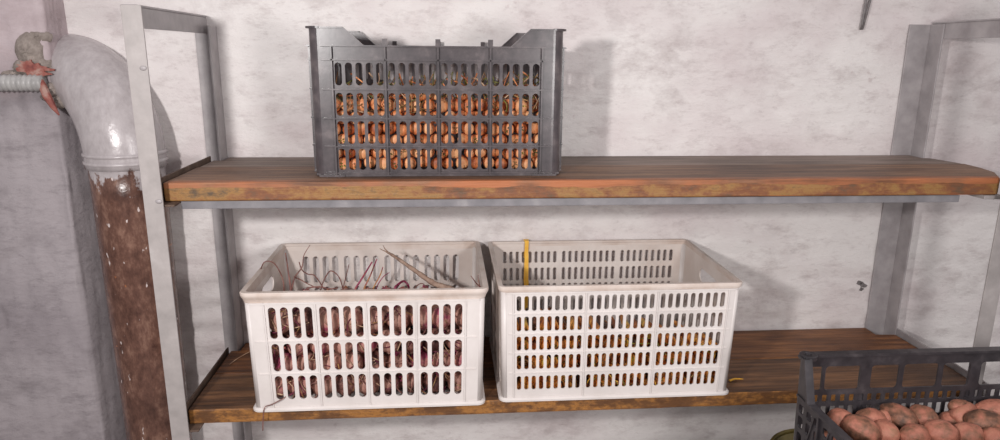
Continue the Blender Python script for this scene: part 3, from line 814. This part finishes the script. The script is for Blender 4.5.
# litter of dry stalks: nobody could count it
def litter(name, x0, x1, y0, y1, zlo, zhi, count, r, mats, label, flat=.5, ln=(.03, .09), top=None):
    m = MB()
    for _ in range(count):
        m.k = random.randrange(len(mats))
        x = random.uniform(x0, x1); y = random.uniform(y0, y1); z = random.uniform(zlo, top(x) if top else zhi)
        a = random.uniform(0, 6.28); L = random.uniform(*ln)
        d = Vector((math.cos(a), math.sin(a) * .35, random.uniform(-flat, flat) * 2)).normalized()
        s = Vector((random.uniform(-1, 1), random.uniform(-.4, .4), random.uniform(-1, 1))) * L * .2
        p0 = Vector((x, y, z)); pts = [p0 - d * L / 2, p0 + s, p0 + d * L / 2]
        pts = [Vector((min(max(p.x, x0), x1), min(max(p.y, y0), y1), min(max(p.z, zlo - .004), zhi))) for p in pts]
        m.tube(curve_pts(pts, 4), r * random.uniform(.6, 1.3), 5)
    tag(m.build(name, mats, smooth=True), label, 'dry stalks', kind='stuff')
litter('dry_carrot_tops', BCX - .295, BCX + .295, bf + .008, bf + .12, OZ + .6 + .165, OZ + .6 + .262, 330, .0016, [M['straw'], M['straw'], M['straw2'], M['green'], M['carrot']],
       'dry brown carrot tops strewn over the carrots in the black crate', .8, top=lambda x: OZ + .6 + .225 + .03 * (x - BCX + .3))
litter('dry_beet_leaves', LCX - .275, LCX + .275, lf + .0045, lf + .0115, OZ + .020, OZ + .285, 130, .0013, [M['straw'], M['straw2'], M['root'], M['beetstem']],
       'dry leaf strands between the beets and the front of the left white crate', .9)
litter('dry_leaf_scraps', RCX - .29, RCX + .27, rf + .005, rf + .0095, OZ + .020, OZ + .165, 60, .0011, [M['straw'], M['straw'], M['yellow'], M['green']],
       'dry leaf scraps among the carrots in the right white crate', .9)

# ------------------------------------------------------------------ potato crate at the lower right
PCX, PCY, PZ = 1.764, -.500, OZ + .258 - .303
def potato_crate(z, label, name='potato_crate'):
    root = thing(name, (PCX, PCY, z), label, 'crate')
    hx, hy, h, hs, r, t = .300, .200, .303, .212, .016, .004
    q = crate_quads((hx - .006, hy - .006), (hx, hy), r, 0, h)
    for side in ('front', 'back'):
        pn = Panel(q[side], t); m = MB()
        W = pn.W
        small = lambda n, w_: grid(W / (2 * n), W / n, n, w_)
        pn.slots(m, 0, W, 0, .177, small(26, .0135), [(.016, .044), (.056, .084), (.102, .128), (.144, .172)], .3)
        pn.slots(m, 0, W, .177, .206, small(26, .0125), [(.182, .200)], .4)
        st = [.052, .152, .2365, .3315, .416, .516]     # struts across the tall hand openings
        half = [.004, .013, .006, .006, .013, .004]
        ed = [.012] + [x for s_, h_ in zip(st, half) for x in (s_ - h_, s_ + h_)] + [W - .012]
        pn.slots(m, 0, W, .206, h, [(ed[i], ed[i + 1]) for i in range(0, len(ed), 2)], [(.212, .270)], .28)
        pn.plate(m, 0, W, h - .030, h - .026, 0, .004); pn.plate(m, 0, W, .204, .208, 0, .004); pn.plate(m, 0, W, .175, .179, 0, .004)
        pn.plate(m, -.004, W + .004, h - .006, h, -.016, .006)
        for u in (.152, .416): pn.plate(m, u - .013, u + .013, 0, h - .006, 0, .0025)
        m.build(side + '_panel', M['black2'], root)
    for side in ('left', 'right'):
        q2 = q[side]; f = hs / h
        qq = [q2[0], q2[1], tuple(lerp(Vector(q2[1]), Vector(q2[2]), f)), tuple(lerp(Vector(q2[0]), Vector(q2[3]), f))]
        pn = Panel(qq, t); m = MB(); W = pn.W; n = 11
        pn.slots(m, 0, W, 0, hs, grid(W / (2 * n), W / n, n, .020), [(.016, .044), (.056, .084), (.096, .124), (.136, .164), (.172, .192)], .55)
        pn.plate(m, 0, W, hs - .005, hs, -.013, .005)
        for u in (W / 4, W / 2, 3 * W / 4): pn.plate(m, u - .003, u + .003, 0, hs - .005, 0, .005)
        for k in range(6):
            a = .02 + k * W / 6.2
            m.hexa([pn.P(a, .03, 0), pn.P(a + .004, .03, 0), pn.P(a + .004, .03, .003), pn.P(a, .03, .003), pn.P(a + .05, hs - .02, 0), pn.P(a + .054, hs - .02, 0), pn.P(a + .054, hs - .02, .003), pn.P(a + .05, hs - .02, .003)])
        m.build('side_panel', M['black2'], root)
    for sx in (-1, 1):
        for sy in (-1, 1):
            m = MB(); corner_column(m, (hx - .006, hy - .006), (hx, hy), r, 0, h, sx, sy, t, 6)
            # raised ear: a web that slopes from the corner down to the low side
            m.prism([(hy - r, hs - .004), (hy - r, h), (hy - .030, h), (hy - .062, hs - .004)], lambda a, b, s: (sx * (hx - t * s), sy * a, b))
            m.prism([(hy - .008, h), (hy - .036, h), (hy - .068, hs), (hy - .060, hs), (hy - .030, h - .006), (hy - .008, h - .006)], lambda a, b, s: (sx * (hx + .005 - .018 * s), sy * a, b))
            n = 10; cx, cy = sx * (hx - r + .001), sy * (hy - r + .001)
            prof = [(.008, h - .006), (.019, h - .006), (.019, h + .003), (.017, h + .004), (.009, h + .004), (.008, h + .003), (.008, h - .006)]
            m.lathe(prof, 20, (cx, cy))
            m.build('corner', M['black2'], root)
    m = MB(); m.box(-hx + .01, hx - .01, -hy + .01, hy - .01, .004, .009)
    for i in range(12):
        x = -hx + .03 + i * (2 * hx - .06) / 11; m.box(x - .002, x + .002, -hy + .012, hy - .012, 0, .004)
    m.build('base', M['black2'], root)
    return root
pc = potato_crate(PZ, 'black plastic crate full of pink potatoes at the lower right')
copy_tree(pc, (PCX, PCY, PZ - .3075), (0, 0, 0), 'empty black plastic crate directly under the potato crate')
pal = thing('pallet', (PCX, PCY, 0), 'low wooden pallet on the floor carrying the two black crates', 'pallet')
PH = PZ - .3085
for k in range(3):
    m = MB(); m.box(-.33 + k * .28, -.23 + k * .28, -.24, .215, 0, PH - .018); m.build('bearer', M['wood_lo_front'], pal, bevel=.002)
for k in range(4):
    m = MB(); m.box(-.33, .33, -.24 + k * .119, -.14 + k * .119, PH - .018, PH); m.build('deck_board', M['wood_lo_rear'], pal, bevel=.002)

def potato_mesh(sd, L, Wd, Hh):
    m = MB(); nu, nv = 20, 14
    for j in range(nv + 1):
        th = math.pi * j / nv
        for i in range(nu):
            ph = 2 * math.pi * i / nu
            d = Vector((math.cos(th), math.sin(th) * math.cos(ph), math.sin(th) * math.sin(ph)))
            k = 1 + .16 * vnoise(d.x * 1.6 + sd, d.y * 1.6 + d.z * 1.3, sd) + .05 * vnoise(d.x * 5 + sd, d.y * 5 + d.z * 4, sd + 3)
            for e in range(4):    # eyes
                ed = Vector((hsh(e, sd, 1) - .5, hsh(e, sd, 2) - .5, hsh(e, sd, 3) - .5)).normalized()
                k -= .05 * max(0, 1 - (d - ed).length / .3)
            bend = .12 * d.x * d.x
            m.v.append((d.x * L * k, (d.y * k + bend * (1 if int(sd) % 2 else -1)) * Wd, d.z * Hh * k))
    for j in range(nv):
        for i in range(nu):
            m.f.append((j * nu + i, j * nu + (i + 1) % nu, (j + 1) * nu + (i + 1) % nu, (j + 1) * nu + i)); m.mi.append(0)
    return m
POT = [
    (1.552, -0.352085, 0.117, 0.0316, 0.0279, 0.0251, 0.349, 0.0, 'round pink potato nearest the left rear corner of the black crate'),
    (1.624, -0.3499, 0.114, 0.0372, 0.026, 0.0251, 0.087, 0.0, 'oval pink potato at the back wall, second from the left'),
    (1.664, -0.343575, 0.114, 0.0223, 0.0205, 0.0205, 1.047, 0.0, 'small round potato at the back wall beside the oval second one'),
    (1.572, -0.395, 0.12, 0.0391, 0.0316, 0.0279, -0.873, 0.175, 'big tilted potato in front of the left rear corner ones'),
    (1.687, -0.352085, 0.12, 0.0418, 0.0279, 0.0279, -1.012, 0.209, 'large pink potato slanting down to the right at centre left'),
    (1.745, -0.35427, 0.119, 0.0335, 0.0298, 0.026, -1.222, 0.14, 'roundish soiled potato right of the large slanting one'),
    (1.628, -0.393, 0.109, 0.0316, 0.0279, 0.0251, 1.396, 0.0, 'brownish potato in front of the large slanting one'),
    (1.839, -0.34139, 0.134, 0.0251, 0.0186, 0.0167, 0.175, 0.0, 'small pink potato perched at the back wall, right of centre'),
    (1.816, -0.34783000000000003, 0.102, 0.0279, 0.0242, 0.0223, 0.524, 0.0, 'dim potato sunk under the small perched one'),
    (1.844, -0.348865, 0.121, 0.0428, 0.0251, 0.0251, 0.559, 0.0, 'long pink potato pointing back right, right of the small perched one'),
    (1.924, -0.3499, 0.124, 0.0465, 0.026, 0.026, -0.14, 0.0, 'long pale potato at the back wall near the right edge'),
    (1.855, -0.399, 0.126, 0.0428, 0.0298, 0.027, -0.244, 0.0, 'broad pink potato in front of the long pale one'),
    (1.736, -0.422, 0.12, 0.0335, 0.0307, 0.027, -0.524, 0.0, 'soiled round potato at the lower centre right'),
    (1.682, -0.417, 0.112, 0.0335, 0.027, 0.0251, 0.175, 0.0, 'brown potato at the bottom edge, centre'),
    (1.795, -0.427, 0.116, 0.0316, 0.0279, 0.026, -0.349, 0.0, 'pinkish potato at the bottom edge below the broad one'),
    (1.984, -0.34783000000000003, 0.124, 0.0298, 0.0242, 0.0223, 0.349, 0.0, 'potato half cut by the right edge at the back wall'),
    (1.847, -0.446, 0.116, 0.0335, 0.0279, 0.0251, 0.0, 0.0, 'potato in the bottom right corner of the picture'),
    (1.552, -0.375, 0.104, 0.0223, 0.0186, 0.0186, -1.047, 0.0, 'small potato squeezed against the left side of the black crate'),
    (1.553, -0.339205, 0.102, 0.0205, 0.0167, 0.0167, -1.222, 0.0, 'small shaded potato in the left rear corner of the black crate'),
    (2.0, -0.36, 0.116, 0.0379, 0.031, 0.027, 0.13, 0.0, 'pink potato in the near half of the black crate, outside the picture'),
    (1.98, -0.44, 0.116, 0.039, 0.031, 0.027, 0.31, 0.0, 'pink potato in the near half of the black crate, outside the picture'),
    (1.9, -0.47, 0.116, 0.041, 0.031, 0.027, -1.3, 0.0, 'pink potato in the near half of the black crate, outside the picture'),
    (1.94, -0.55, 0.116, 0.0361, 0.031, 0.027, 1.01, 0.0, 'pink potato in the near half of the black crate, outside the picture'),
    (1.85, -0.55, 0.116, 0.0381, 0.031, 0.027, -0.8, 0.0, 'pink potato in the near half of the black crate, outside the picture'),
    (1.76, -0.56, 0.116, 0.044, 0.031, 0.027, -0.09, 0.0, 'pink potato in the near half of the black crate, outside the picture'),
    (1.68, -0.55, 0.116, 0.0427, 0.031, 0.027, -0.07, 0.0, 'pink potato in the near half of the black crate, outside the picture'),
    (1.59, -0.53, 0.116, 0.0411, 0.031, 0.027, -1.05, 0.0, 'pink potato in the near half of the black crate, outside the picture'),
    (1.56, -0.51, 0.116, 0.0411, 0.031, 0.027, 1.1, 0.0, 'pink potato in the near half of the black crate, outside the picture'),
    (2.02, -0.53, 0.116, 0.0402, 0.031, 0.027, 0.72, 0.0, 'pink potato in the near half of the black crate, outside the picture'),
    (1.54, -0.6, 0.116, 0.0414, 0.031, 0.027, -1.31, 0.0, 'pink potato in the near half of the black crate, outside the picture'),
    (1.62, -0.62, 0.116, 0.0421, 0.031, 0.027, 0.27, 0.0, 'pink potato in the near half of the black crate, outside the picture'),
    (1.71, -0.63, 0.116, 0.0384, 0.031, 0.027, -1.41, 0.0, 'pink potato in the near half of the black crate, outside the picture'),
    (1.8, -0.63, 0.116, 0.0429, 0.031, 0.027, -0.08, 0.0, 'pink potato in the near half of the black crate, outside the picture'),
    (1.89, -0.63, 0.116, 0.0418, 0.031, 0.027, 1.14, 0.0, 'pink potato in the near half of the black crate, outside the picture'),
    (1.98, -0.62, 0.116, 0.0417, 0.031, 0.027, 1.26, 0.0, 'pink potato in the near half of the black crate, outside the picture'),
]
for i, (x, y, z, L, Wd, Hh, yaw, tilt, label) in enumerate(POT):
    o = potato_mesh(i * 1.37 + 2, L, Wd, Hh).build('potato', M['potato'], smooth=True)
    o.location = (x, y, z + OZ); o.rotation_euler = (0, tilt, yaw)
    keep_inside(o, (PCX - .286, PCY - .186, None), (PCX + .286, PCY + .186, None))
    tag(o, label, 'potato', 'potatoes heaped in the black crate')
protos = [potato_mesh(i * 2.3 + 60, .040, .030, .027).build('potato', M['potato'], smooth=True) for i in range(5)]
first = [True] * 5
for lay in range(2):
    for a in range(7):
        for b in range(5):
            k = (a * 3 + b + lay) % 5
            if first[k]: o = protos[k]; first[k] = False
            else: o = protos[k].copy(); COL.objects.link(o)
            o.location = (PCX - .238 + a * .079 + random.uniform(-.002, .002), PCY - .150 + b * .075, PZ + .040 + lay * .062 + random.uniform(0, .003))
            o.rotation_euler = (random.uniform(-.2, .2), random.uniform(-.2, .2), random.uniform(-.35, .35) + (0 if (a + b) % 2 else 3.14))
            tag(o, 'pink potato buried under the top layer in the black crate at lower right', 'potato', 'potatoes under the top layer')

# olive bucket half hidden behind the potato crate
bk = thing('bucket', (1.662, -.135, 0), 'olive bucket on the floor, rim peeping out behind the black potato crate', 'bucket')
m = MB(); m.lathe([(0, .001), (.098, .001), (.100, .004), (.126, .340), (.1235, .340), (.098, .006), (0, .006)], 40); m.build('body', M['bucket'], bk, True)
m = MB(); m.lathe([(r_, z_ + .078) for r_, z_ in ((.125, .256), (.130, .256), (.133, .260), (.132, .266), (.127, .269), (.123, .266), (.123, .258), (.125, .256))], 40); m.build('rim', M['bucket'], bk, True)

# scraps lying on the lower shelf
m = MB(); m.tube(curve_pts([(1.480, .062, OZ + .004), (1.500, .070, OZ + .005), (1.525, .071, OZ + .003)]), [.0035, .0034, .0031, .003, .003, .003, .0028, .0026, .0024, .0020, .0016, .001, .0008], 7)
tag(m.build('carrot_tip', M['yellow'], smooth=True), 'small yellow carrot tip on the lower shelf right of the white crate', 'carrot tip')
m = MB(); m.tube(curve_pts([(.030, .260, OZ + .002), (.045, .300, OZ + .004), (.075, .340, OZ + .008), (.120, .370, OZ + .012), (.150, .380, OZ + .002)]), .0012, 6)
tag(m.build('dry_stalk', M['straw2'], smooth=True), 'thin pale stalk on the lower shelf behind the left white crate', 'stalk')
m = MB(); m.tube(curve_pts([(.262, lf + .004, OZ + .040), (.250, lf - .010, OZ + .036), (.222, lf - .012, OZ + .022), (.206, lf - .013, OZ + .016), (.200, lf - .014, OZ - .008), (.196, lf - .015, OZ - .050)]), .0014, 6)
tag(m.build('hanging_rootlet', M['root'], smooth=True), 'thin root dangling from the left white crate over the shelf edge', 'root')

# ------------------------------------------------------------------ light
def lamp(name, loc, target, size, watts, col):
    l = bpy.data.lights.new(name, 'AREA'); l.shape = 'DISK'; l.size = size; l.energy = watts; l.color = col
    o = bpy.data.objects.new(name, l); COL.objects.link(o); o.location = loc
    o.rotation_euler = (Vector(target) - Vector(loc)).to_track_quat('-Z', 'Y').to_euler()
    return o
lamp('lamp_left', (-.10, -1.66, OZ + 1.06), (1.0, .4, OZ + .45), .12, 30, (1, .965, .95))
lamp('lamp_right', (1.52, -1.66, OZ + .85), (.9, .4, OZ + .45), .36, 18, (1, .965, .955))
wd = bpy.data.worlds.new('cellar_ambient'); SC.world = wd; wd.use_nodes = True
wn, wl = wd.node_tree.nodes, wd.node_tree.links      # added fill: background gradient, brighter overhead, standing in for ceiling bounce
wz = sepxyz(wn, wl, wn.new('ShaderNodeTexCoord').outputs['Generated'])[2]
wl.new(ramp(wn, wl, math_node(wn, wl, 'MULTIPLY_ADD', wz, .5, .5), [(.30, (.10, .095, .10, 1)), (.80, (.80, .765, .78, 1))]), wn['Background'].inputs[0])
wn['Background'].inputs[1].default_value = .80

# ------------------------------------------------------------------ camera
cam = bpy.data.cameras.new('camera'); co_ = bpy.data.objects.new('camera', cam); COL.objects.link(co_)
yaw, pit, rol, f = .0825, .2409, .0091, 676.9136
F = Vector((math.sin(yaw) * math.cos(pit), math.cos(yaw) * math.cos(pit), -math.sin(pit)))
R0 = Vector((math.cos(yaw), -math.sin(yaw), 0)); U0 = R0.cross(F)
R1 = R0 * math.cos(rol) + U0 * math.sin(rol); U1 = -R0 * math.sin(rol) + U0 * math.cos(rol)
co_.matrix_world = Matrix(((R1.x, U1.x, -F.x, CAM_POS.x), (R1.y, U1.y, -F.y, CAM_POS.y), (R1.z, U1.z, -F.z, CAM_POS.z), (0, 0, 0, 1)))
cam.sensor_fit = 'HORIZONTAL'; cam.sensor_width = 36; cam.lens = 36 * f / 1000; cam.clip_start = .01
SC.camera = co_
vs = SC.view_settings
SC.display_settings.display_device = 'sRGB'
vs.view_transform = 'Standard'; vs.look = 'None'; vs.exposure = -0.10; vs.gamma = 1.0; vs.use_curve_mapping = False
